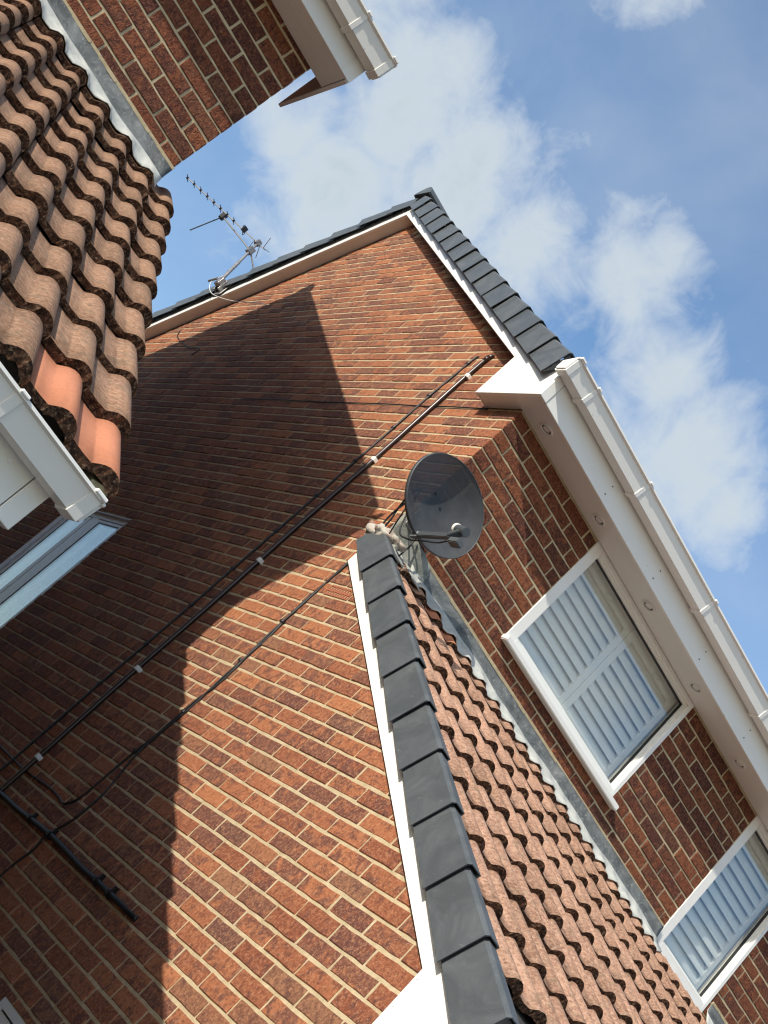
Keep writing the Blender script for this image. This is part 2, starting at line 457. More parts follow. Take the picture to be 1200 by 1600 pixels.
# openings
W1 = (.868, 2.087, 4.116, 4.868)
W2 = (2.985, 3.642, 3.836, 4.868)
GW = (2.775, 3.935, 2.011, 3.581)
SW = (-2.0, -.715, GZ + .1, 1.30)
gable_polys = [[(0, GZ), (DEP, GZ), (DEP, 5.08), (PK, 5.08 + SL * PK), (0, 5.08)], [(EXT, GZ), (0, GZ), (0, 3.80), (EXT, 3.80 + LS * EXT)]]
for h in (GW, SW): gable_polys = minus_rect(gable_polys, h)
w = MB()
for P in gable_polys: w.prism(P, lambda p: (0.0005, p[0], p[1]), lambda p: (.10, p[0], p[1]))
gable = w.build('gable_wall', M_MORTAR, hB)
fp = [[(.10, GZ), (WB, GZ), (WB, 4.95), (.10, 4.95)]]
for h in (W1, W2): fp = minus_rect(fp, h)
w = MB()
for P in fp: w.prism(P, lambda p: (p[0], .0005, p[1]), lambda p: (p[0], .10, p[1]))
front = w.build('front_wall', M_MORTAR, hB)
w = MB()
w.box((.10, EXT, GZ), (WB, EXT + .1, 2.05)); w.box((WB - .1, EXT + .1, GZ), (WB, -.001, 2.35))
w.box((.1, DEP - .1, GZ), (WB, DEP, 5.1)); w.box((WB - .1, .1, GZ), (WB, DEP - .1, 5.1))
w.prism([(.1, 5.1), (DEP - .1, 5.1), (PK, 5.06 + SL * PK)], lambda p: (WB - .1, p[0], p[1]), lambda p: (WB, p[0], p[1]))
w.build('rear_wall', M_MORTAR, hB)
w = MB(); w.box((.1, 3.0, 2.2), (WB - .1, 3.08, 5.0)); w.box((.1, .1, 5.02), (WB - .1, DEP - .1, 5.06)); w.box((.1, .1, 2.12), (WB - .1, DEP - .1, 2.2)); w.box((2.5, .1, 2.2), (2.56, 3.0, 5.02))
w.build('room_walls', M_ROOM, hB)

okG = lambda a, b, z0, z1: (z1 < rake(a, 5.12) and z1 < rake(b, 5.12)) if a >= -.001 else ((z1 < 3.80 + LS * a) if b < .003 else z1 < 3.78)
okG0 = lambda a, b, z0, z1: okG(a, b, z0, z1)
def gable_cells():
    # above the lean-to the wall ends at the corner, so its courses start there
    for c in brick_cells(EXT, DEP, GZ, 3.75, okG0, (GW, SW), 0): yield c
    for c in brick_cells(-.0, DEP, 3.75, 7.4, okG0, (GW,), 0): yield c
okF = lambda a, b, z0, z1: z0 > 3.78 and z1 < 4.93
AIR = (-.225, -.010, 3.4412, 3.5058)
cellsG = [c for c in gable_cells() if not (c[0] < -.02 and c[0] > -.23 and abs(c[2] - AIR[2]) < .02)]
cellsF = [c for c in brick_cells(0.0, WB, 3.75, 4.93, okF, (W1, W2), 1, .0048)]
lay_bricks([(cellsG, frG, M_BRICK, gable), (cellsF, frF, M_BRICKR, front)], 300)
w = MB()
for c in brick_cells(0.0, WB, GZ, 2.03, lambda *a: True, (), 0): brick_geo(w, lambda s, z, n: (s, EXT - n, z), *c)
w.build('bricks', M_BRICKR, hB, kind='stuff')

# air brick in the gable
w = MB(); w.box((.030, AIR[0], AIR[2]), (.05, AIR[1], AIR[3]), 1)  # black back plate stands in for the shade inside the slots
ya, yb, za, zb = AIR
rows = [(za + .009, za + .026), (za + .038, za + .055)]
edges = [za, rows[0][0], rows[0][1], rows[1][0], rows[1][1], zb]
for i in (0, 2, 4): w.box((-.004, ya, edges[i]), (.002, yb, edges[i + 1]))
ns = 9
for (r0, r1) in rows:
    step = (yb - ya) / ns
    for i in range(ns + 1):
        c = ya + i * step; w.box((-.004, max(ya, c - .005), r0), (.002, min(yb, c + .005), r1))
w.build('air_brick', [M_TERRA, M_DARK], gable)

# --- neighbouring house walls
SA = 4.81              # soffit level of the neighbour
w = MB(); w.box((-9, .0005, GZ), (XA, .10, 4.92)); frontA = w.build('front_wall', M_MORTAR, hA)
w = MB()
w.prism([(.101, GZ), (DEP, GZ), (DEP, 5.0), (PK, 5.0 + SL * PK), (.101, 5.0)], lambda p: (XA - .1, p[0], p[1]), lambda p: (XA - .0005, p[0], p[1]))
w.prism([(EXT, GZ), (-.001, GZ), (-.001, 3.80), (EXT, 3.80 + LS * EXT)], lambda p: (XA - .1, p[0], p[1]), lambda p: (XA - .0005, p[0], p[1]))
gableA = w.build('gable_wall', M_MORTAR, hA)
w = MB(); w.box((-9, EXT, GZ), (XA - .1, EXT + .1, 2.05)); w.box((-9, DEP - .1, GZ), (XA - .1, DEP, 5.0)); w.box((-9, .1, GZ), (-8.9, DEP - .1, 5.0)); w.box((-9, EXT + .1, GZ), (-8.9, 0, 2.4))
w.prism([(.1, 5.0), (DEP - .1, 5.0), (PK, 5.0 + SL * PK)], lambda p: (-9, p[0], p[1]), lambda p: (-8.9, p[0], p[1]))
w.build('rear_wall', M_MORTAR, hA)
cellsA = [c for c in brick_cells(-7.4, XA, 3.9, 4.88, lambda *a: True, (), 0)]
# shift the bond so that a whole stretcher or a header ends at the corner
cellsA = []
k0 = math.ceil((3.83 - ZB) / CH)
for k in range(k0, 64):
    z0, z1 = ZB + k * CH + .0048, ZB + (k + 1) * CH - .0048
    e = XA
    first = .215 if k % 2 else .1025
    while e > -7.5:
        cellsA.append((e - first, e, z0, z1)); e -= first + .010; first = .215
cellsAG = [c for c in brick_cells(-.0, DEP, 3.75, 7.4, lambda a, b, z0, z1: z1 < rake(a, 5.0) and z1 < rake(b, 5.0), (), 1)] + \
          [c for c in brick_cells(EXT, DEP, GZ, 3.75, lambda a, b, z0, z1: (z1 < 3.78 + LS * a) if a < 0 else True, (), 1)]
lay_bricks([(cellsA, frF, M_BRICKR, frontA), (cellsAG, frAG, M_BRICK, gableA)], 230)
w = MB()
for c in brick_cells(-8.9, XA, GZ, 2.03, lambda *a: True, (), 0): brick_geo(w, lambda s, z, n: (s, EXT - n, z), *c)
w.build('bricks', M_BRICKR, hA, kind='stuff')

# ------------------------------------------------------------------ roof tiles
PITCH = .15
PROF = [(.0, .0), (.030, -.001), (.058, .001), (.064, .006), (.071, .0135), (.080, .022), (.091, .028), (.104, .0305), (.117, .0285), (.129, .0225), (.138, .0140), (.1435, .006), (.1455, .000)]
def tile_geo(mb, tf, rolls=2, L=.42, ext=0, t=.0250, seed=0, mats=(0, 1)):
    r_ = random.Random(seed)
    pr = [(p[0] + PITCH * i, p[1]) for i in range(rolls) for p in PROF]
    if ext: pr = [(-ext, 0.0)] + pr
    n = len(pr); V = []; F = []; Mt = []
    ys = (0.0, L)
    for y in ys:
        for x, h in pr: V.append((x, y + (r_.uniform(-.003, .003) if y == 0 else 0), h))
    for y in ys:
        for x, h in pr: V.append((x, y + (r_.uniform(-.002, .006) if y == 0 else 0), h * .62 - t + (r_.uniform(-.004, .004) if y == 0 else 0)))
    for i in range(n - 1):
        F.append((i, i + 1, n + i + 1, n + i)); Mt.append(mats[0])
        F.append((2 * n + i + 1, 2 * n + i, 3 * n + i, 3 * n + i + 1)); Mt.append(mats[1])
        F.append((i + 1, i, 2 * n + i, 2 * n + i + 1)); Mt.append(mats[1])
        F.append((n + i, n + i + 1, 3 * n + i + 1, 3 * n + i)); Mt.append(mats[1])
    F.append((0, n, 3 * n, 2 * n)); Mt.append(mats[0]); F.append((n - 1, 2 * n - 1 + 2 * n, 2 * n - 1, n - 1)) if False else None
    F.append((n - 1, 3 * n - 1, 4 * n - 1, 2 * n - 1)); Mt.append(mats[0])
    o = len(mb.v)
    mb.add([tf(v) for v in V], F, Mt)
def tile_meshes(mats, N=5, ext=0):
    out = []
    for s_ in range(N):
        b = MB(); tile_geo(b, lambda v: v, seed=s_, ext=ext)
        me = bpy.data.meshes.new('tile'); me.from_pydata(b.v, [], b.f)
        for m in mats: me.materials.append(m)
        me.polygons.foreach_set('material_index', b.m)
        bm = bmesh.new(); bm.from_mesh(me); bmesh.ops.recalc_face_normals(bm, faces=bm.faces); bm.to_mesh(me); bm.free()
        # smooth the rolled tops, keep the ends crisp
        out.append(me)
    return out
def shade_tops(me):
    me.polygons.foreach_set('use_smooth', [p.material_index == 0 for p in me.polygons])
TH = math.atan(LS)
GAUGE = .34; TILT = math.asin(.0272 / GAUGE)
def lay_tiles(parent, mesh_lib, x0, ncol, d, s_first, ncourse, special=None, skip=None, gauge=GAUGE, wide=1.0):
    """lower ends at distance s_first + k*gauge down the slope from the wall; x0 = left edge of column 0"""
    for k in range(ncourse):
        s_ = s_first + k * gauge
        for c in range(ncol):
            x = x0 + c * .30 * wide
            if skip and skip(k, c): continue
            me = mesh_lib[rnd.randrange(len(mesh_lib))]
            if special:
                sp = special(k, c)
                if sp: me = sp
            o = link('tile', me, parent)
            cs, sn = math.cos(TH), math.sin(TH)
            lift = .012
            o.rotation_euler = (TH - TILT + rnd.uniform(-.006, .006), rnd.uniform(-.006, .006), rnd.uniform(-.008, .008))
            loc = Vector((x + rnd.uniform(-.002, .002), -s_ * cs - sn * lift + rnd.uniform(-.004, .004), d - s_ * sn + cs * lift + rnd.uniform(-.0015, .0015)))
            o.location = loc; o.scale = (wide, 1, 1)
LIB_A = tile_meshes((M_TILE, M_TEND)); LIB_B = tile_meshes((M_TILEB, M_TEND)); LIB_O = tile_meshes((M_TILEO, M_TEND), 2); LIB_E = tile_meshes((M_TILEB, M_TEND), 4, .062)
for me in LIB_A + LIB_B + LIB_O + LIB_E: shade_tops(me)

DA = 3.858; DB = 3.85
def lean_to(parent, xa, xb, d):
    w = MB()
    f = lambda y, o: d - o + LS * y
    w.prism([(0, f(0, .03)), (-2.66, f(-2.66, .03)), (-2.66, f(-2.66, .06)), (0, f(0, .06))], lambda p: (xa, p[0], p[1]), lambda p: (xb, p[0], p[1]))
    return w.build('lean_to_roof', M_FELT, parent)
XV = -1.82             # right edge of the neighbour's verge tiles
roofA = lean_to(hA, -9, XA, DA)
roofB = lean_to(hB, 0.03, WB, DB)
sA0 = .135
lay_tiles(roofA, LIB_A, XV - .3050 - .31 * 6, 7, DA, sA0, 10, special=lambda k, c: LIB_O[0] if (k == 9 and c == 6) else None, wide=1.0333)
lay_tiles(roofB, LIB_B, .04, 15, DB, .20, 9, special=lambda k, c: LIB_E[k % 4] if c == 0 else (LIB_O[1] if (k == 0 and c == 1) else None))

# bedding mortar under the neighbour's verge
w = MB()
cs, sn = math.cos(TH), math.sin(TH)
for k in range(10):
    s1 = sA0 + k * GAUGE
    c1, n1_ = math.cos(TH - TILT), math.sin(TH - TILT)
    by, bz0 = -s1 * cs - sn * .012, DA - s1 * sn + cs * .012
    T = lambda x, y, z: (x, by + y * c1 - z * n1_, bz0 + y * n1_ + z * c1)
    j = rnd.uniform(-.004, .004)
    w.prism([(XV - .056, -.020), (XV - .018, -.006), (XV + .002, -.022), (XV + .010 + j, -.034), (XV - .014, -.072 + j), (XV - .050, -.075)], lambda p: T(p[0], .004 + rnd.uniform(0, .006), p[1]), lambda p: T(p[0] - .004, .16, p[1]))
    w.prism([(.004, -.078), (.36, -.056), (.36, -.030), (.004, -.052)], lambda p: T(XA + .003, p[0], p[1]), lambda p: T(XV - .030, p[0], p[1]))
w.build('verge_mortar', M_VMORT, roofA)

# lead flashing at the top of a lean-to
def flashing(parent, xa, xb, d, x0, name='flashing', top=3.966, pitch=PITCH):
    w = MB(); step = .025; nx = int((xb - xa) / step)
    r_ = random.Random(int(xa * 100) + 5)
    ph = [r_.uniform(0, 6) for _ in range(6)]
    def prof(x):
        u = ((x - x0) % pitch) * PITCH / pitch
        for i in range(len(PROF) - 1):
            if PROF[i][0] <= u <= PROF[i + 1][0]:
                t = (u - PROF[i][0]) / (PROF[i + 1][0] - PROF[i][0]); return PROF[i][1] + t * (PROF[i + 1][1] - PROF[i][1])
        return 0
    rows = []
    for i in range(nx + 1):
        x = xa + (xb - xa) * i / nx
        wob = .004 * math.sin(x * 7 + ph[0]) + .003 * math.sin(x * 17 + ph[1])
        lap = .011 if int((x - xa) / 1.5) % 2 else 0
        col = [(x, -.009 - lap, top + .4 * wob), (x, -.012 - lap + wob * .5, (top + 3.88) / 2), (x, -.013 - lap + wob * .6, d + .065 + wob), (x, -.022 - lap, d + .046 + wob)]
        for (s_, a) in ((.045, .55), (.085, .85), (.125 + wob, 1.0)):
            o = .030 + (prof(x) + .012 - .030) * a + .012
            col.append((x, -s_ * cs - sn * o, d - s_ * sn + cs * o))
        rows.append(col)
    m = len(rows[0]); th = .004
    V = [p for r in rows for p in r] + [(p[0], p[1] + th * .6, p[2] - th) for r in rows for p in r]
    off = len(V) // 2; F = []; Mt = []
    for i in range(nx):
        for j in range(m - 1):
            F.append((i * m + j, (i + 1) * m + j, (i + 1) * m + j + 1, i * m + j + 1)); Mt.append(0 if j < 3 else 1)
            F.append((off + i * m + j + 1, off + (i + 1) * m + j + 1, off + (i + 1) * m + j, off + i * m + j)); Mt.append(1)
        for j in (0, m - 1): F.append((i * m + j, (i + 1) * m + j, off + (i + 1) * m + j, off + i * m + j)); Mt.append(1)
    for i in (0, nx):
        for j in range(m - 1): F.append((i * m + j, i * m + j + 1, off + i * m + j + 1, off + i * m + j)); Mt.append(1)
    w.add(V, F, Mt)
    o = w.build(name, [M_LEAD, M_APRON], parent, smooth=True)
    # pointing along its top edge
    p = MB(); n2 = int((xb - xa) / .06)
    for i in range(n2):
        a = xa + (xb - xa) * i / n2; b = xa + (xb - xa) * (i + 1) / n2
        q = rnd.uniform(-.003, .003)
        p.box((a, -.010 + q * .5, top - .003 + q), (b, .002, top + .0125 + q * .4))
    p.build('pointing', M_MORTAR, o)
    return o
flashing(roofA, -8.9, XA + .005, DA, XV - .305, top=3.972, pitch=.155)
flashing(roofB, .20, 2.97, DB, .04)
flashing(roofB, 3.66, WB, DB, .04)

# ------------------------------------------------------------------ eaves
GPROF_O = [(-.004, .062), (-.004, .004), (-.018, -.004), (-.088, -.004), (-.108, .074), (-.122, .080), (-.122, .090), (-.106, .090)]
GPROF_I = [(-.104, .085), (-.104, .077), (-.085, .0), (-.019, 0.0), (-.008, .006), (-.008, .062)]
def gutter(parent, y, z, xa, xb, brackets, capr=None, capl=None, m=None, hs=1.0):
    """profile hung from fascia face y; z = underside"""
    m = m or M_PVCD
    w = MB()
    P = [(y + a, z + .004 + b * hs) for a, b in GPROF_O + GPROF_I]
    n = len(P)
    w.add([(xa, *p) for p in P] + [(xb, *p) for p in P], [(i, (i + 1) % n, n + (i + 1) % n, n + i) for i in range(n)])
    g_ = w.build('gutter', m, parent)
    out = [(y + a, z + .004 + b * hs) for a, b in GPROF_O]
    cy = y - .06; cz = z + .045 * hs
    big = [(cy + (p[0] - cy) * 1.10, cz + (p[1] - cz) * 1.14) for p in out]
    for bx in brackets:
        b = MB(); b.prism(big[1:], lambda p, bx=bx: (bx - .013, *p), lambda p, bx=bx: (bx + .013, *p))
        b.build('bracket', m, g_, bevel=.002)
    for cx, s_ in ((capl, -1), (capr, 1)):
        if cx is None: continue
        b = MB(); x0, x1 = sorted((cx, cx - s_ * .035))
        b.prism(big, lambda p: (x0, *p), lambda p: (x1, *p))
        bb = [(cy + (p[0] - cy) * .93, cz + (p[1] - cz) * .93) for p in out]
        x2, x3 = sorted((cx + s_ * .0, cx + s_ * .008))
        b.prism(bb, lambda p: (x2, *p), lambda p: (x3, *p))
        b.build('end_cap', m, g_, bevel=.0015)
    return g_
# main house front eave
SB = 4.870
w = MB(); w.box((-.052, -.235, 4.866), (WB + .1, -.217, 5.055)); fascia = w.build('fascia', M_PVC, hB, bevel=.002)
w = MB(); w.box((-.1125, -.2385, 4.8645), (-.055, -.217, 5.055)); w.build('corner_trim', M_PVC, fascia, bevel=.002)
w = MB()
x = .42
while x < WB:
    w.tube([(x, -.2345, 4.90 + .1 * rnd.random()), (x, -.2375, 4.90 + .1 * rnd.random())][:1] + [(x, -.2375, 4.955)], .004, 6) if False else None
    x += .5
for x in (.55, 1.12, 1.7, 2.3, 2.9, 3.5):
    for z in (4.905, 4.965): w.tube([(x, -.234, z), (x, -.2368, z)], .0042, 6)
w.build('fixing_pins', M_DARK, fascia)
w = MB(); w.box((-.0875, -.2168, SB), (WB + .1, -.001, SB + .012)); w.box((-.0875, .001, SB), (-.006, .300, SB + .012)); soffit = w.build('soffit', M_PVCD, hB)
w = MB(); w.box((-.0875, .303, SB - .002), (-.006, .317, 5.22)); w.build('box_end_return', M_PVCD, soffit)
for x in (.113, .705, 1.305, 1.91, 2.51, 3.11, 3.72, 4.32):
    w = MB(); n = 20; cy = -.118; ri, ro = .031, .043
    V = []; F = []
    for r_, z in ((ro, SB - .0005), (ro - .004, SB - .009), (ri + .002, SB - .009), (ri, SB - .001), (ri, SB + .020)):
        V += [(x + r_ * math.cos(2 * math.pi * i / n), cy + r_ * math.sin(2 * math.pi * i / n), z) for i in range(n)]
    for r in range(4): F += [(r * n + i, r * n + (i + 1) % n, (r + 1) * n + (i + 1) % n, (r + 1) * n + i) for i in range(n)]
    w.add(V, F)
    d_ = w.build('downlight', M_PVCD, soffit, smooth=True)
    w = MB(); w.tube([(x, cy, SB - .0005), (x, cy, SB - .004)], .022, 16); w.build('lens', M_PVCD, d_)
    w = MB(); w.tube([(x, cy, SB - .0002), (x, cy, SB - .0016)], .0305, 16); w.build('recess_shade', M_DARK, d_)  # black disc painting the ring of shade round the lens
gutter(hB, -.236, 5.004, -.150, WB + .1, (.035, .63, 1.43, 2.21, 3.0, 3.8), capl=-.158, m=M_PVC)

def barge_set(parent, X0, sgn, z0, drop, thick=.021, boxed=True, name='bargeboard'):
    """verge boards of a gable: outer face at X0, sgn = direction into the wall (+1: wall lies at larger x)"""
    xo, xi = X0, X0 + sgn * thick
    h = drop
    z = lambda y: z0 + SL * min(y, 2 * PK - y)
    w = MB()
    ys = .325 if boxed else -.20
    w.prism([(ys, z(ys)), (PK, z(PK)), (PK, z(PK) + h), (ys, z(ys) + h)], lambda p: (xo, *p), lambda p: (xi, *p))
    ye = 2 * PK - ys
    w.prism([(ye, z(ye)), (PK, z(PK)), (PK, z(PK) + h), (ye, z(ye) + h)], lambda p: (xo, *p), lambda p: (xi, *p))
    return w.build(name, M_PVC, parent)
barge_set(hB, -.110, 1, 5.005, .19)
w = MB()
zt = lambda y: 5.195 + SL * y
w.prism([(-.2145, SB - .004), (.3235, SB - .004), (.3235, zt(.3235)), (-.2145, zt(-.2145))], lambda p: (-.111, *p), lambda p: (-.0895, *p))
w.build('box_end', M_PVC, hB, bevel=.0015)
w = MB()
for s_ in (0, 1):
    Y = lambda y: 2 * PK - y if s_ else y
    w.prism([(Y(.32), 5.013 + SL * .32), (Y(PK), 5.013 + SL * PK), (Y(PK), 5.025 + SL * PK), (Y(.32), 5.025 + SL * .32)], lambda p: (-.0885, *p), lambda p: (-.0062, *p))
w.build('verge_soffit', M_PVCD, hB)
# main roof
def main_roof(parent, xa, xb, z0):
    w = MB()
    for s_ in (0, 1):
        Y = lambda y: 2 * PK - y if s_ else y
        w.prism([(Y(-.21), z0 - SL * .21), (Y(PK), z0 + SL * PK), (Y(PK), z0 + SL * PK - .07), (Y(-.21), z0 - SL * .21 - .07)], lambda p: (xa, *p), lambda p: (xb, *p))
    return w.build('main_roof', M_FELT, parent)
mroofB = main_roof(hB, -.087, WB + .1, 5.175)
mroofA = main_roof(hA, -9.1, XA + .075, 5.115)
ST = math.atan(SL)
def roof_tiles(parent, x0, ncol, zpan, front_only=False, courses=None, mats=None):
    w = MB(); c_, s_n = math.cos(ST - .07), math.sin(ST - .07)
    n_ = int((PK + .28) / math.cos(ST) / .318) + 1
    for sd in ((0,) if front_only else (0, 1)):
        for k in (courses or range(n_)):
            for c in range(ncol):
                yb = -.27 + k * .28; zb = zpan + SL * yb + .012
                def tf(v, c=c):
                    y = yb + v[1] * c_ - v[2] * s_n; z = zb + v[1] * s_n + v[2] * c_
                    return (x0 + c * .30 + v[0], 2 * PK - y if sd else y, z)
                tile_geo(w, tf, seed=rnd.randrange(9), L=min(.40, max(.05, (PK - yb - .02) / c_)))
    return w.build('roof_tiles', mats or [M_TILE, M_TEND], parent, kind='stuff')
roof_tiles(mroofB, -.085, 2, 5.20)
roof_tiles(mroofA, XA + .115 - .30 * 14 - .28, 15, 5.14, True, range(0, 3))

# grey dry verge caps: one tapered L-shaped unit per course
def cap_mesh(Lc, hb, top, wt):
    """local x across (0 = outer face, + towards the roof), y up the slope from the lower end, z normal to the roof"""
    b = MB(); th = .004
    secs = []
    for y, o in ((0.0, .012), (.02, .0105), (Lc + .05, -.004)):
        ou = [(-o, -hb - o * .4), (-o - .001, top - .012 + o), (-o + .010, top + o), (wt, top + o), (wt + .002, top + o - .028)]
        inn = [(-o + th, -hb - o * .4), (-o + th, top - .014 + o), (-o + .012, top + o - th), (wt - th, top + o - th), (wt - th + .001, top + o - .028)]
        secs.append([(p[0], y, p[1]) for p in ou] + [(p[0], y, p[1]) for p in reversed(inn)])
    n = len(secs[0]); V = [v for s_ in secs for v in s_]; F = []; Mt = []
    for i in range(len(secs) - 1):
        for k in range(n): F.append((i * n + k, i * n + (k + 1) % n, (i + 1) * n + (k + 1) % n, (i + 1) * n + k))
    h = n // 2
    for i, rev in ((0, 0), (len(secs) - 1, 1)):
        for k in range(h - 1):
            q = (i * n + k, i * n + k + 1, i * n + n - 2 - k, i * n + n - 1 - k); F.append(q if not rev else q[::-1])
    # closed lower stop-end behind the lip
    V += [(.006, .022, -hb), (.006, .022, top - .004), (wt - .004, .022, top - .004), (wt - .004, .022, top - .05), (.03, .022, -hb * .5)]
    o = len(secs) * n; F.append((o, o + 1, o + 2, o + 3, o + 4))
    b.add(V, F)
    me = bpy.data.meshes.new('verge_cap'); me.from_pydata(b.v, [], b.f); me.materials.append(M_CAP)
    bm = bmesh.new(); bm.from_mesh(me); bmesh.ops.recalc_face_normals(bm, faces=bm.faces); bm.to_mesh(me); bm.free()
    return me
CAP1 = cap_mesh(.322, .120, .036, .052)
CAP2 = cap_mesh(.319, .119, .044, .070); CAP2B = cap_mesh(.319, .092, .044, .070)
def mirror_mesh(me):
    m2 = me.copy(); m2.transform(Matrix.Scale(-1, 4, Vector((0, 1, 0)))); m2.flip_normals(); return m2
for k in range(10):     # lean-to verge
    y = -.300 - .2785 * k
    o = link('verge_cap', CAP1, roofB)
    o.rotation_euler = (TH + rnd.uniform(-.006, .006), rnd.uniform(-.01, .01), rnd.uniform(-.006, .006))
    o.location = (-.058, y - sn * .0, DB + LS * y + rnd.uniform(-.002, .002))
for k in range(15):     # main roof, front slope
    y = -.205 + .2795 * k
    o = link('verge_cap', CAP2, mroofB); o.rotation_euler = (ST + rnd.uniform(-.008, .008), rnd.uniform(-.02, .02), rnd.uniform(-.01, .01))
    o.location = (-.150 + rnd.uniform(-.003, .003), y, 5.208 + SL * y)
    if k == 14: o.scale.y = .70
for k in range(15):     # rear slope, the same unit seen from behind
    y = 2 * PK + .205 - .2795 * k
    if k == 0: CAP2R = mirror_mesh(CAP2B)
    o = link('verge_cap', CAP2R, mroofB); o.rotation_euler = (-ST + rnd.uniform(-.008, .008), rnd.uniform(-.02, .02), rnd.uniform(-.01, .01))
    o.location = (-.150 + rnd.uniform(-.003, .003), y, 5.208 + SL * (2 * PK - y))
    if k == 14: o.scale.y = .70
# ridge tiles
def ridge(parent, xa, xb, z, m):
    x = xa; i = 0
    while x < xb:
        w = MB(); L_ = .44; r0 = .115
        P = [(-.125, -.062), (-.105, -.03), (-.075, .002), (-.035, .026), (0, .034), (.035, .026), (.075, .002), (.105, -.03), (.125, -.062)]
        Q = [(a * .88, b - .014) for a, b in reversed(P)]
        lift = .006 if i % 2 else 0
        w.prism(P + Q, lambda p: (x, PK + p[0], z + p[1] + lift), lambda p: (x + L_, PK + p[0], z + p[1] + lift))
        if i == 0: w.prism(P, lambda p: (x - .008, PK + p[0], z + p[1]), lambda p: (x - .0005, PK + p[0], z + p[1]))
        w.build('ridge_tile', m, parent); x += L_ + .004; i += 1
        if i > 3: break
ridge(mroofB, -.158, WB, 7.462, M_CAP)
ridge(mroofA, XA + .12 - .44 * 4, XA, 7.37, M_TILE)

# lean-to barge, box end, fascia and gutter of the main house
w = MB()
bz = lambda y: 3.632 + .5775 * y
w.prism([(.028, bz(.028)), (-2.386, bz(-2.386)), (-2.386, bz(-2.386) + .155), (.028, bz(.028) + .155)], lambda p: (-.026, *p), lambda p: (-.0065, *p))
w.build('bargeboard', M_PVC, hB)
w = MB(); w.prism([(-2.388, 2.015), (-2.388, bz(-2.388) + .155), (-2.69, bz(-2.69) + .155), (-2.69, 2.015)], lambda p: (-.027, *p), lambda p: (-.0065, *p))
be = w.build('box_end', M_PVC, hB)
w = MB()
for y, z in ((-2.405, 2.222), (-2.405, 2.12), (-2.43, 2.05)): w.tube([(-.0265, y, z), (-.0295, y, z)], .0045, 6)
w.build('fixing_pins', M_GREYALU, be)
w = MB(); w.box((.0, -2.71, 2.012), (WB, -2.692, 2.25)); w.build('fascia', M_PVC, hB)
w = MB(); w.box((.0, -2.691, 2.02), (WB, EXT - .006, 2.032)); w.build('soffit', M_PVCD, hB)
gutter(hB, -2.711, 2.12, .03, WB, (.25, 1.05, 1.85), capl=.02, m=M_PVC)
# lead saddle and mortar lump where the lean-to verge meets the corner
def rag(parent, name, pts, nu, nv, m, th=.006, amp=.006, seed=1):
    """a wrinkled sheet: pts = four corners"""
    r_ = random.Random(seed); a, b, c, d = [Vector(p) for p in pts]
    V = []; nrm = (b - a).cross(d - a).normalized()
    ph = [r_.uniform(0, 6) for _ in range(4)]
    for j in range(nv + 1):
        for i in range(nu + 1):
            u, v = i / nu, j / nv
            p = a * (1 - u) * (1 - v) + b * u * (1 - v) + c * u * v + d * (1 - u) * v
            e = amp * (math.sin(u * 9 + ph[0]) + math.sin(v * 8 + u * 4 + ph[1])) * .5 + r_.uniform(-1, 1) * amp * .45
            edge = (r_.uniform(-1, 1) * .008 if i in (0, nu) or j in (0, nv) else 0)
            V.append(p + nrm * e + (b - a).normalized() * edge + (d - a).normalized() * edge * .6)
    o = len(V); V += [v - nrm * th for v in V]; F = []
    q = lambda i, j: j * (nu + 1) + i
    for j in range(nv):
        for i in range(nu):
            F.append((q(i, j), q(i + 1, j), q(i + 1, j + 1), q(i, j + 1))); F.append((o + q(i, j + 1), o + q(i + 1, j + 1), o + q(i + 1, j), o + q(i, j)))
    for i in range(nu):
        for j in (0, nv): F.append((q(i, j), q(i + 1, j), o + q(i + 1, j), o + q(i, j)))
    for j in range(nv):
        for i in (0, nu): F.append((q(i, j), q(i, j + 1), o + q(i, j + 1), o + q(i, j)))
    w = MB(); w.add(V, F); return w.build(name, m, parent, smooth=True)
rag(roofB, 'lead_saddle', [(-.030, -.018, 3.80), (.33, -.030, 3.83), (.30, -.014, 3.965), (-.025, -.014, 4.015)], 14, 6, M_SADDLE, seed=3, amp=.008)
rag(roofB, 'lead_saddle', [(.0, -.165, 3.79), (.30, -.14, 3.805), (.30, -.032, 3.862), (-.01, -.024, 3.878)], 14, 5, M_APRON, seed=8, amp=.006)
def lump(parent, name, c, r, m, seed=0, amp=.35, label=None):
    bm = bmesh.new(); bmesh.ops.create_icosphere(bm, subdivisions=3, radius=1.0)
    from mathutils import noise
    for v in bm.verts:
        k = 1 + amp * noise.noise(v.co * 1.3 + Vector((seed * 7.1, 0, 0))) + amp * .5 * noise.noise(v.co * 3.1 + Vector((seed * 3.3, 2, 0)))
        v.co = Vector((v.co.x * r[0], v.co.y * r[1], v.co.z * r[2])) * k + Vector(c)
    me = bpy.data.meshes.new(name); bm.to_mesh(me); bm.free(); me.materials.append(m)
    me.polygons.foreach_set('use_smooth', [True] * len(me.polygons))
    return link(name, me, parent)
M_LUMP = (lambda k: k.fin(k.mix(k.mr(k.noise(16, 4, .6), .42, .62), (.50, .49, .44), (.42, .33, .285)), .95, k.bump(k.noise(45, 6, .7), .9, .012), .2))(mat('pale_mortar_lump'))
lump(roofB, 'mortar_fillet', (-.030, .040, 3.852), (.040, .060, .046), M_LUMP, 1, .55)
lump(roofB, 'mortar_fillet', (-.026, -.050, 3.846), (.052, .070, .040), M_LUMP, 2, .55)
lump(roofB, 'mortar_fillet', (.020, -.085, 3.852), (.045, .050, .030), M_LUMP, 4, .6)

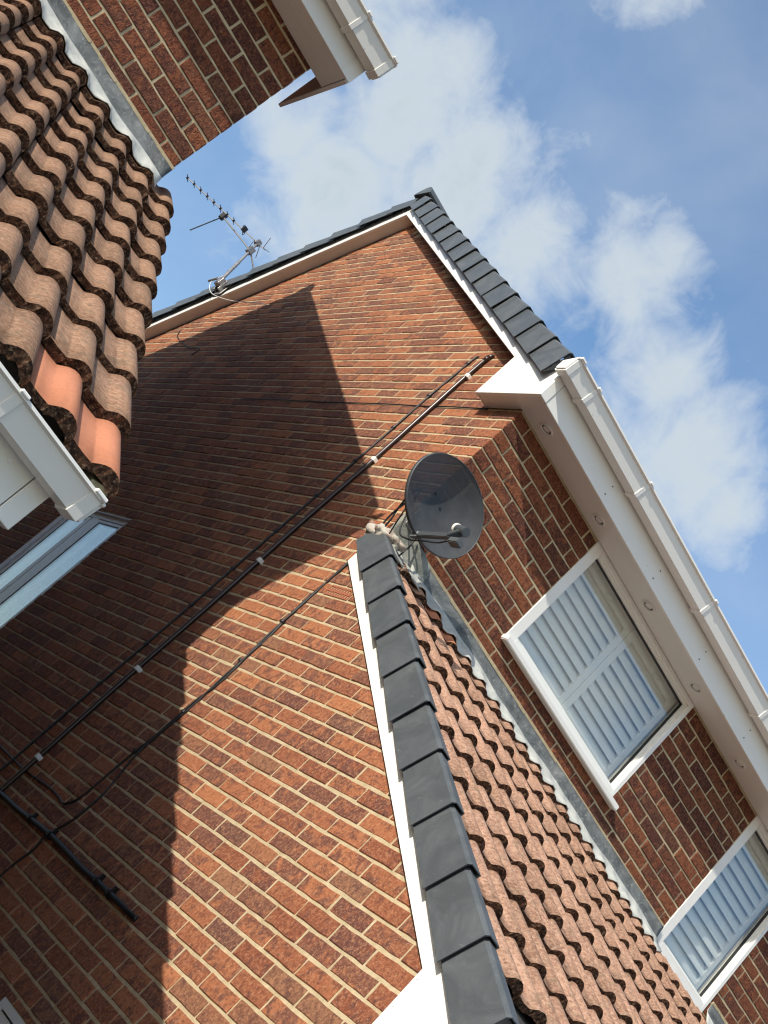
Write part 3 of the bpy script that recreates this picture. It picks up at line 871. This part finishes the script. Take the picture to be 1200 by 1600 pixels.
# --- neighbour eaves (upper roof)
w = MB(); w.box((-9.1, -.235, SA - .004), (XA + .100, -.217, SA + .185)); fa = w.build('fascia', M_PVCD, hA, bevel=.002)
w = MB(); w.box((XA + .055, -.2385, SA - .006), (XA + .118, -.2352, SA + .186)); w.build('corner_trim', M_PVCD, fa)
w = MB(); w.box((-9.1, -.2168, SA), (XA + .095, -.118, SA + .012)); w.box((-9.1, -.115, SA + .001), (XA + .095, -.001, SA + .012)); sa_ = w.build('soffit', M_PVCD, hA)
w = MB(); w.tube([(XA - .06, -.085, SA + .001), (XA - .06, -.085, SA - .002)], .005, 8); w.build('fixing_pins', M_GREYALU, sa_)
w = MB()
zt2 = lambda y: 5.13 + SL * y
w.prism([(-.216, SA - .005), (.43, SA - .005), (.43, zt2(.43)), (-.216, zt2(-.216))], lambda p: (XA + .0985, *p), lambda p: (XA + .118, *p))
w.build('box_end', M_PVCD, hA, bevel=.0015)
xo = XA + .118
w = MB()
zb_ = lambda y: 4.945 + SL * min(y, 2 * PK - y)
for s_ in (0, 1):
    Y = lambda y: 2 * PK - y if s_ else y
    w.prism([(Y(.432), zb_(.432)), (Y(PK), zb_(PK)), (Y(PK), zb_(PK) + .185), (Y(.432), zb_(.432) + .185)], lambda p: (xo - .02, *p), lambda p: (xo, *p))
w.build('bargeboard', M_PVCD, hA)
w = MB()
for s_ in (0, 1):
    Y = lambda y: 2 * PK - y if s_ else y
    w.prism([(Y(.43), 4.953 + SL * .43), (Y(PK), 4.953 + SL * PK), (Y(PK), 4.965 + SL * PK), (Y(.43), 4.965 + SL * .43)], lambda p: (XA + .006, *p), lambda p: (xo - .021, *p))
w.build('verge_soffit', M_PVCD, hA)
# verge undercloak of the neighbour's roof, so that its tiles cast a closed shadow
w = MB()
for s_ in (0, 1):
    Y = lambda y: 2 * PK - y if s_ else y
    w.prism([(Y(-.25), 5.13 - SL * .25), (Y(PK), 5.13 + SL * PK), (Y(PK), 5.19 + SL * PK), (Y(-.25), 5.19 - SL * .25)], lambda p: (XA + .076, *p), lambda p: (xo + .02, *p))
w.build('verge_mortar', M_VMORT, mroofA)
gutter(hA, -.236, 4.900, -9.0, XA + .150, (-2.045, -2.85, -3.6), capr=XA + .158)
# lower eave
w = MB(); w.box((-9, -2.677, 2.068), (-1.938, -2.659, 2.25)); fl = w.build('fascia', M_PVC, hA)
w = MB(); w.box((-1.935, -2.680, 2.060), (-1.884, -2.64, 2.25)); w.build('corner_trim', M_PVC, fl, bevel=.002)
w = MB(); w.tube([(-9, -2.672, 2.058), (-1.925, -2.672, 2.058)], .013, 10); w.build('drip_trim', M_PVC, fl, smooth=True)
w = MB()
for x in (-2.0, -2.3): w.tube([(x, -2.676, 2.155), (x, -2.6795, 2.155)], .005, 8)
w.build('fixing_pins', M_GREYALU, fl)
w = MB(); w.box((-9, -2.658, 2.08), (XA + .05, EXT - .006, 2.092)); w.build('soffit', M_PVCD, hA)
w = MB(); w.prism([(-2.639, 2.06), (EXT, 2.06), (EXT, 2.34), (-2.639, 2.26)], lambda p: (XA + .004, *p), lambda p: (XA + .075, *p)); w.build('box_end', M_PVC, hA)
gutter(hA, -2.680, 2.171, -9, -1.842, (-2.115, -2.9), capr=-1.830, m=M_PVC, hs=.72)

# ------------------------------------------------------------------ windows
def shutter(parent, x0, x1, z0, z1, y, n, mull=True):
    """plantation shutter panel: stiles, rails and tilted louvres"""
    w = MB()
    w.box((x0, y - .014, z0), (x0 + .045, y + .014, z1)); w.box((x1 - .045, y - .014, z0), (x1, y + .014, z1))
    w.box((x0 + .045, y - .014, z0), (x1 - .045, y + .014, z0 + .075)); w.box((x0 + .045, y - .014, z1 - .075), (x1 - .045, y + .014, z1))
    sh = w.build('shutter_panel', M_SHUT, parent, bevel=.002)
    h = (z1 - z0 - .15) / n
    for i in range(n):
        zc = z0 + .075 + h * (i + .5); L_ = h * .62; ang = math.radians(62)
        P = []
        for t in range(10):
            a = 2 * math.pi * t / 10; u, v = L_ * math.cos(a), .0065 * math.sin(a)
            P.append((y + u * math.cos(ang) - v * math.sin(ang), zc + u * math.sin(ang) + v * math.cos(ang)))
        b = MB(); b.prism(P, lambda p: (x0 + .047, *p), lambda p: (x1 - .047, *p)); b.build('louvre', M_SHUT, parent)
def ring(mb, x0, x1, z0, z1, l, r, b, t, ya, yb, mat=0):
    mb.box((x0, ya, z0), (x0 + l, yb, z1), mat); mb.box((x1 - r, ya, z0), (x1, yb, z1), mat)
    mb.box((x0 + l, ya, z0), (x1 - r, yb, z0 + b), mat); mb.box((x0 + l, ya, z1 - t), (x1 - r, yb, z1), mat)
def front_window(h, panels, bottom):
    x0, x1, z0, z1 = h
    w = MB(); ring(w, x0, x1, z0, z1, .066, .030, bottom, .030, -.006, .075)
    win = w.build('window', M_PVC, hB, bevel=.002)
    a0, a1, b0, b1 = x0 + .066, x1 - .030, z0 + bottom, z1 - .030
    w = MB(); ring(w, a0 + .0005, a1 - .0005, b0 + .0005, b1 - .0005, .012, .012, .012, .012, .012, .060); w.build('frame', M_PVC, win)
    w = MB(); ring(w, a0 + .013, a1 - .013, b0 + .013, b1 - .013, .004, .004, .004, .004, .030, .05); w.build('gasket', M_DARK, win)
    w = MB(); w.box((a0 + .012, .040, b0 + .012), (a1 - .012, .044, b1 - .012)); w.build('pane', M_GLASS, win)
    w = MB(); w.box((x0 - .012, -.052, z0 - .030), (x1 + .045, .0, z0 + .004)); w.build('sill', M_PVC, win, bevel=.005)
    xs = [a0 + (a1 - a0) * i / panels for i in range(panels + 1)]
    for i in range(panels): shutter(win, xs[i] + .002, xs[i + 1] - .002, b0 - .02, b1 + .03, .110, 9 if panels == 2 else 12)
    w = MB(); w.box((x0, .075, z0), (x0 + .02, .12, z1)); w.build('reveal', M_ROOM, win)
    return win
front_window(W1, 2, .050)
front_window(W2, 1, .085)
# window in the gable: two lights with a wide centre post
y0, y1, z0, z1 = GW
w = MB()
def ringx(mb, a0, a1, c0, c1, l, r, b, t, xa, xb, mat=0):
    mb.box((xa, a0, c0), (xb, a0 + l, c1), mat); mb.box((xa, a1 - r, c0), (xb, a1, c1), mat)
    mb.box((xa, a0 + l, c0), (xb, a1 - r, c0 + b), mat); mb.box((xa, a0 + l, c1 - t), (xb, a1 - r, c1), mat)
ringx(w, y0, y1, z0, z1, .045, .045, .06, .045, .026, .090); w.box((.026, 3.345, z0 + .06), (.090, 3.455, z1 - .045))
gw = w.build('window', M_GREYALU, hB, bevel=.002)
for (a, b) in ((y0 + .045, 3.345), (3.455, y1 - .045)):
    w = MB(); ringx(w, a + .009, b - .009, z0 + .069, z1 - .054, .060, .060, .06, .022, .023, .086); w.build('frame', M_GREYALU, gw, bevel=.002)
    w = MB(); ringx(w, a, b, z0 + .06, z1 - .045, .009, .009, .009, .009, .030, .08); ringx(w, a + .0692, b - .0692, z0 + .1292, z1 - .0762, .006, .006, .006, .006, .025, .06); w.build('gasket', M_DARK, gw)
    w = MB(); w.box((.028, a + .0694, z0 + .1294), (.034, b - .0694, z1 - .0764)); w.build('pane', M_GLASS, gw)
    w = MB(); w.box((.16, a - .04, z0), (.17, b + .04, z1)); w.build('blind', M_FELT, gw)
w = MB(); w.box((.002, y1 - .007, z0), (.0255, y1 - .0005, z1 - .0075)); w.box((.002, y0 + .0005, z1 - .007), (.0255, y1 - .0005, z1 - .0005)); w.build('reveal_lining', M_GREYALU, gw)
w = MB(); w.box((-.03, y0 - .02, z0 - .03), (.0225, y1 + .02, z0 + .002)); w.build('sill', M_PVC, gw)
# lower window in the lean-to side wall
y0, y1, z0, z1 = SW
w = MB(); ringx(w, y0, y1, z0, z1, .06, .032, .06, .032, -.004, .07); sw = w.build('window', M_PVCD, hB)
w = MB(); ringx(w, y0 + .061, y1 - .033, z0 + .061, z1 - .033, .012, .006, .012, .006, .01, .05); w.build('gasket', M_DARK, sw)
w = MB(); ringx(w, y0 + .074, y1 - .040, z0 + .074, z1 - .040, .05, .05, .05, .05, .004, .055); w.build('frame', M_PVC, sw)
w = MB(); w.box((.03, y0 + .124, z0 + .124), (.036, y1 - .09, z1 - .09)); w.build('pane', M_GLASS, sw)

# ------------------------------------------------------------------ pipes and cables on the gable
def clip(parent, y, z, r, m, along_z=True, wide=.012, nail=True):
    w = MB(); a = r + .0035
    P = [(.0, -a - .001), (-a * 1.3, -a), (-2 * r - .004, -a * .55), (-2 * r - .004, a * .55), (-a * 1.3, a), (.0, a + .001)]
    P = [(min(p[0], -.002) if 0 else p[0], p[1]) for p in P]
    if along_z: w.prism(P, lambda p: (p[0], y + p[1], z - wide), lambda p: (p[0], y + p[1], z + wide))
    else: w.prism(P, lambda p: (p[0], y - wide, z + p[1]), lambda p: (p[0], y + wide, z + p[1]))
    if nail:
        if along_z: w.box((-.016, y + a, z - .006), (.0, y + a + .012, z + .006))
        else: w.box((-.022, y - .007, z + a), (.0, y + .007, z + a + .020))
    return w.build('clip', m, parent, bevel=.0012)
c = thing('conduit', (0, .78, GZ), 'thick brown plastic conduit rising up the gable with white saddle clips', 'conduit')
w = MB()
pz = [(-.018, .782 + .006 * math.sin(i * .9), 1.0 + i * .18) for i in range(24)]
w.tube(pz + [(-.018, .779, 5.300), (-.014, .774, 5.325), (-.002, .770, 5.333)], .0128, 12); w.build('pipe', M_BROWNPL, c, smooth=True)
w = MB(); w.tube([(-.018, .779, 5.27), (-.018, .779, 5.312)], .0150, 12); w.build('collar', M_BROWNPL, c, smooth=True)
for z in (5.128, 4.371, 3.518, 2.68, 2.047): clip(c, .780, z, .0140, M_CLIPW, wide=.0125, nail=False)
c = thing('cable', (0, .95, GZ), 'black round cable with small black nail clips beside the brown conduit', 'cable', 'cables on the gable wall')
w = MB()
zz = [5.324, 5.262, 5.10, 4.954, 4.656, 4.353, 4.049, 3.741, 3.43, 3.13, 2.825, 2.518, 2.196, 1.6, 1.0]
yy = [.925, .934, .945, .956, .953, .957, .953, .955, .962, .965, .975, .988, .990, 1.0, 1.0]
w.tube([(-.001, .923, 5.335)] + [(-.009, y, z) for y, z in zip(yy, zz)], .0068, 8); w.build('sheath', M_BLACKPL, c, smooth=True)
for y, z in list(zip(yy, zz))[1:13]:
    if z != 5.10: clip(c, y, z, .0080, M_BLACKPL, wide=.007)
c = thing('cable', (0, .1, GZ), 'pair of thin black dish cables dropping from the satellite dish past the vent', 'cable', 'cables on the gable wall')
def spline(P, n=6):
    P = [Vector(p) for p in P]; out = []
    for i in range(len(P) - 1):
        p0, p1, p2, p3 = P[max(i - 1, 0)], P[i], P[i + 1], P[min(i + 2, len(P) - 1)]
        for k in range(n):
            t = k / n
            out.append(.5 * ((2 * p1) + (p2 - p0) * t + (2 * p0 - 5 * p1 + 4 * p2 - p3) * t * t + (3 * p1 - p0 - 3 * p2 + p3) * t ** 3))
    return out + [P[-1]]
A1 = [(-.006, .054, 3.64), (-.008, .049, 3.337), (-.010, .051, 3.11), (-.007, .028, 2.83), (-.010, .060, 2.655), (-.007, .078, 2.431), (-.008, .105, 2.275), (-.010, .114, 2.11), (-.008, .135, 2.01), (-.012, .19, 1.958), (-.008, .281, 1.966), (-.006, .454, 1.972), (-.008, .72, 1.960), (-.008, .88, 1.961), (-.008, 1.245, 1.972), (-.008, 1.7, 1.98)]
HEADS = [(-.12, -.13, 4.10), (-.10, -.055, 4.07), (-.06, .012, 4.015), (-.035, .02, 3.93), (-.012, .052, 3.79)]
w = MB(); w.tube(spline(HEADS + A1), .0052, 6); w.build('sheath', M_BLACKPL, c, smooth=True)
A2 = [(-.009, .040, 3.62), (-.007, .064, 3.337), (-.007, .036, 3.11), (-.010, .046, 2.83), (-.007, .044, 2.655), (-.010, .060, 2.45), (-.008, .062, 2.30), (-.008, .0, 2.113), (-.008, .006, 1.953), (-.012, .04, 1.861), (-.020, .056, 1.80), (-.008, .060, 1.727), (-.008, .09, 1.565), (-.008, .1, 1.0)]
w = MB(); w.tube(spline([(-.10, -.12, 4.03), (-.07, -.03, 4.05), (-.05, .03, 3.95), (-.020, .036, 3.78)] + A2), .0050, 6); w.build('sheath', M_BLACKPL, c, smooth=True)
for y, z in ((.052, 3.22), (.046, 2.95), (.055, 2.60), (.095, 2.33)): clip(c, y, z, .009, M_BLACKPL, wide=.007)
c = thing('cable', (0, 0, GZ), 'thick black cable sagging level along the lower left brickwork with a cut end', 'cable', 'cables on the gable wall')
w = MB()
T = [(-.018, 2.2, 1.84), (-.018, 1.5, 1.812), (-.018, .967, 1.797), (-.018, .724, 1.807), (-.018, .473, 1.808), (-.018, .248, 1.816), (-.018, .036, 1.822), (-.018, -.143, 1.820), (-.018, -.406, 1.812), (-.018, -.571, 1.815), (-.018, -.72, 1.813), (-.018, -.844, 1.813), (-.014, -.93, 1.811), (-.004, -.985, 1.812)]
w.tube(spline(T), .0125, 10); w.build('sheath', M_BLACKPL, c, smooth=True)
for y, z in ((.30, 1.815), (.036, 1.822), (-.571, 1.815), (-.72, 1.813)): clip(c, y, z, .0145, M_BLACKPL, along_z=False, wide=.010)
c = tag((lambda w: (w.tube(spline([(-.004, 3.3, 4.858), (-.006, 2.6, 4.862), (-.004, 2.114, 4.860), (-.007, 1.328, 4.864), (-.005, .9, 4.860), (-.007, .654, 4.864), (-.005, .29, 4.862)]), .0042, 6), w.build('cable', M_BLACKPL, smooth=True))[1])(MB()),
        'thin black cable running level along a mortar joint to the boxed eave end', 'cable', 'cables on the gable wall')

# ------------------------------------------------------------------ satellite dish
DC = Vector((-.030, -.270, 4.100))
dish = thing('satellite_dish', (-.02, -.02, 4.0), 'dark grey perforated satellite dish on the corner above the lean-to roof', 'satellite dish')
nD = Vector((.02, -1, .16)).normalized(); hD = Vector((0, 0, 1)).cross(nD) * -1; hD.normalize(); vD = hD.cross(nD) * -1; vD.normalize()
if vD.z < 0: vD = -vD
if hD.x < 0: hD = -hD
D3 = lambda u, v, n_: DC + hD * u + vD * v + nD * n_
da, db, dd = .258, .220, .078
w = MB(); nr, na = 12, 56; V = []; F = []
for i in range(nr + 1):
    r = i / nr
    for k in range(na):
        a = 2 * math.pi * k / na; V.append(D3(da * r * math.cos(a), db * r * math.sin(a) * (1.0 if math.sin(a) > 0 else 1.02), -dd * (1 - r * r)))
for i in range(1, nr):
    for k in range(na): F.append((i * na + k, i * na + (k + 1) % na, (i + 1) * na + (k + 1) % na, (i + 1) * na + k))
V.append(D3(0, 0, -dd)); c0 = len(V) - 1
for k in range(na): F.append((c0, na + k, na + (k + 1) % na))
w.add(V, F); w.build('reflector', M_DISH, dish, smooth=True)
w = MB(); V = []; F = []
sec = [(.996, .001), (1.012, .003), (1.022, -.004), (1.022, -.016), (1.006, -.018), (1.004, -.004)]
for (r, n_) in sec:
    for k in range(na):
        a = 2 * math.pi * k / na; V.append(D3(da * r * math.cos(a), db * r * math.sin(a) * (1.0 if math.sin(a) > 0 else 1.02), n_))
ms = len(sec)
for i in range(ms):
    for k in range(na): F.append((i * na + k, i * na + (k + 1) % na, ((i + 1) % ms) * na + (k + 1) % na, ((i + 1) % ms) * na + k))
w.add(V, F); w.build('rim', M_DISHR, dish, smooth=True)
for (u, v) in ((-.045, .035), (.028, .012), (-.13, -.10)):
    r2 = (u / da) ** 2 + (v / db) ** 2; w = MB(); p = D3(u, v, -dd * (1 - r2)); w.tube([p - nD * .004, p + nD * .004], .0065, 8); w.build('bolt', M_DARK, dish)
# feed arm and LNB
w = MB()
armA, armB = D3(-.005, -.216, .004), D3(-.005, -.222, .225)
ad = (armB - armA).normalized(); asd = ad.cross(vD).normalized(); aup = asd.cross(ad)
def obox(mb, p, q, hw, hh, side, up, mat=0):
    V = []
    for r_ in (p, q):
        for (a, b) in ((-1, -1), (1, -1), (1, 1), (-1, 1)): V.append(r_ + side * hw * a + up * hh * b)
    mb.add(V, [(0, 1, 2, 3), (7, 6, 5, 4), (0, 4, 5, 1), (1, 5, 6, 2), (2, 6, 7, 3), (3, 7, 4, 0)], mat)
obox(w, armA - ad * .02, armB, .011, .015, asd, aup); obox(w, D3(-.02, -.235, -.02), armA, .010, .016, asd, aup)
w.build('feed_arm', M_DISHR, dish, bevel=.003)
lA = D3(.004, -.184, .290); lB = D3(.0, -.160, .195); ld = (lB - lA).normalized()
w = MB(); w.tube([lA, lA + ld * .075], .0235, 16); obox(w, armB - ad * .01, lA + ld * .02, .018, .013, asd, aup)
lnb = w.build('feed_horn', M_DISHR, dish, bevel=.003)
w = MB(); w.tube([lA + ld * .074, lA + ld * .085, lA + ld * .090], [.026, .027, .020], 18); w.build('feed_cap', M_CLIPW, lnb, smooth=True)
w = MB(); obox(w, armB + ad * .0 - aup * .015 - asd * .02, armB - aup * .02 + ad * .07 - asd * .02, .022, .016, asd, aup); w.build('socket_block', M_CAP, lnb, bevel=.004)
w = MB(); w.tube(spline([armB - aup * .03 + ad * .01, D3(0, -.262, .17), D3(-.02, -.275, .10), D3(-.03, -.278, .0), D3(-.06, -.24, -.07), (-.12, -.13, 4.10)]), .0042, 6); w.build('lead', M_BLACKPL, dish, smooth=True)
w = MB(); w.tube(spline([(-.10, -.12, 4.03), (-.09, -.13, 3.95), (-.02, -.10, 3.80), (.06, -.10, 3.78), (.10, -.06, 3.90), (.10, -.03, 4.0)]), .0042, 6); w.build('lead', M_BLACKPL, dish, smooth=True)
w = MB(); w.tube([D3(0, 0, -dd - .004), D3(0, 0, -dd - .055)], .045, 14); w.tube([D3(0, -.0, -dd - .04), (.055, -.10, 4.06), (.06, -.012, 4.05)], .017, 10)
w.build('mast_arm', M_STEEL, dish, smooth=False)
w = MB(); w.box((.010, -.016, 3.985), (.110, -.0055, 4.115)); w.build('wall_plate', M_STEEL, dish, bevel=.002)

# ------------------------------------------------------------------ television aerial
P0 = Vector((-.20, 5.91, 6.27)); P1 = Vector((-.20, 6.209, 6.931)); TIP = Vector((-.984, 6.771, 6.931))
an = thing('tv_aerial', (-.14, 5.95, 6.2), 'long multi-element television aerial on a rusty mast bracketed to the far gable verge', 'aerial')
md = (P1 - P0).normalized(); bd = (TIP - P1).normalized()
w = MB(); w.tube([P0 - md * .04, P0 + md * .36], .017, 10); w.tube([P0 + md * .36, P1 + md * .03], .013, 10); w.build('mast', M_STEEL, an)
w = MB(); w.tube([P1 - bd * .10, TIP], .0055, 6); w.build('boom', M_ALU, an)
ed = bd.cross(Vector((0, 0, 1))).normalized()
for i in range(8):
    p = P1.lerp(TIP, .34 + .094 * i * 1.0)
    if i == 7: p = TIP
    w = MB(); w.tube([p - ed * .062, p + ed * .062], .0038, 5); w.box((p.x - .010, p.y - .010, p.z - .010), (p.x + .010, p.y + .010, p.z + .010)); w.build('director', M_DARK, an)
p = P1.lerp(TIP, .20); w = MB(); w.box((p.x - .022, p.y - .022, p.z - .012), (p.x + .022, p.y + .022, p.z + .034))
w.tube([p - ed * .07 + Vector((0, 0, -.012)), p + ed * .07 + Vector((0, 0, -.012)), p + ed * .075, p + ed * .07 + Vector((0, 0, .014)), p - ed * .07 + Vector((0, 0, .014)), p - ed * .075, p - ed * .07 + Vector((0, 0, -.012))], .004, 5); w.build('dipole', M_DARK, an)
for q, up in ((P1 - bd * .07, 1), (P1 - bd * .03, -1)):
    for s_ in (-1, 1):
        w = MB(); w.tube([q, q + ed * .12 * s_ + Vector((0, 0, .07 * up)) - bd * .02], .0036, 5); w.build('reflector_rod', M_ALU, an)
jn = P0.lerp(P1, .80)
w = MB(); w.box((jn.x - .03, jn.y - .03, jn.z - .035), (jn.x + .03, jn.y + .03, jn.z + .035)); w.build('clamp', M_STEEL, an, bevel=.004)
w = MB(); w.box((P1.x - .026, P1.y - .026, P1.z - .026), (P1.x + .026, P1.y + .026, P1.z + .03)); w.build('clamp', M_STEEL, an, bevel=.004)
# second, side arm with an angled rod
bx_ = Vector((-.52, 6.63, 6.96))
w = MB(); w.tube([jn, bx_], .0075, 6); w.build('side_arm', M_ALU, an)
w = MB(); w.tube([bx_ - Vector((0, 0, .03)), bx_ + Vector((0, 0, .035))], [.03, .034], 10); w.build('junction_box', M_DARK, an)
w = MB(); w.tube([bx_ + Vector((0, 0, -.01)), bx_ + Vector((-.10, -.10, -.40))], .0065, 6); w.build('rod', M_DARK, an)
w = MB(); w.tube([jn, jn + Vector((.30, -.10, -.20))], .008, 6); w.build('rod', M_ALU, an)
w = MB(); w.tube(spline([P1 + bd * .02 - Vector((0, 0, .03)), jn + Vector((-.05, .02, .10)), jn + Vector((-.03, 0, 0))]), .003, 5); w.build('lead', M_BLACKPL, an)
# bracket on the bargeboard
w = MB(); w.box((-.135, 5.82, 6.17), (-.128, 5.98, 6.33)); w.box((-.175, 5.86, 6.20), (-.135, 5.875, 6.32)); w.box((-.175, 5.945, 6.20), (-.135, 5.96, 6.32))
w.box((-.215, 5.86, 6.235), (-.175, 5.96, 6.31)); w.build('bracket', M_STEEL, an, bevel=.002)
w = MB(); w.tube([(-.235, 5.91, 6.27), (-.235, 6.05, 6.245)], .012, 8); w.build('u_bolt', M_STEEL, an)
w = MB(); w.tube(spline([P0 + Vector((-.02, 0, .06)), (-.23, 5.98, 6.23), (-.20, 5.80, 6.10), (-.17, 5.50, 6.03), (-.12, 5.2, 6.02), (-.07, 4.95, 6.06), (-.02, 4.9, 6.10)]), .0036, 6); w.build('lead', M_CLIPW, an, smooth=True)
w = MB(); w.tube(spline([(-.004, 6.20, 5.80), (-.010, 6.138, 5.752), (-.008, 6.05, 5.690), (-.008, 5.747, 5.592), (-.006, 5.45, 5.52), (-.006, 5.2, 5.50), (-.006, 5.2, 5.40)]), .0042, 6)
tag(w.build('cable', M_BLACKPL, smooth=True), 'short loose black cable hanging in shade below the far verge', 'cable', 'cables on the gable wall')
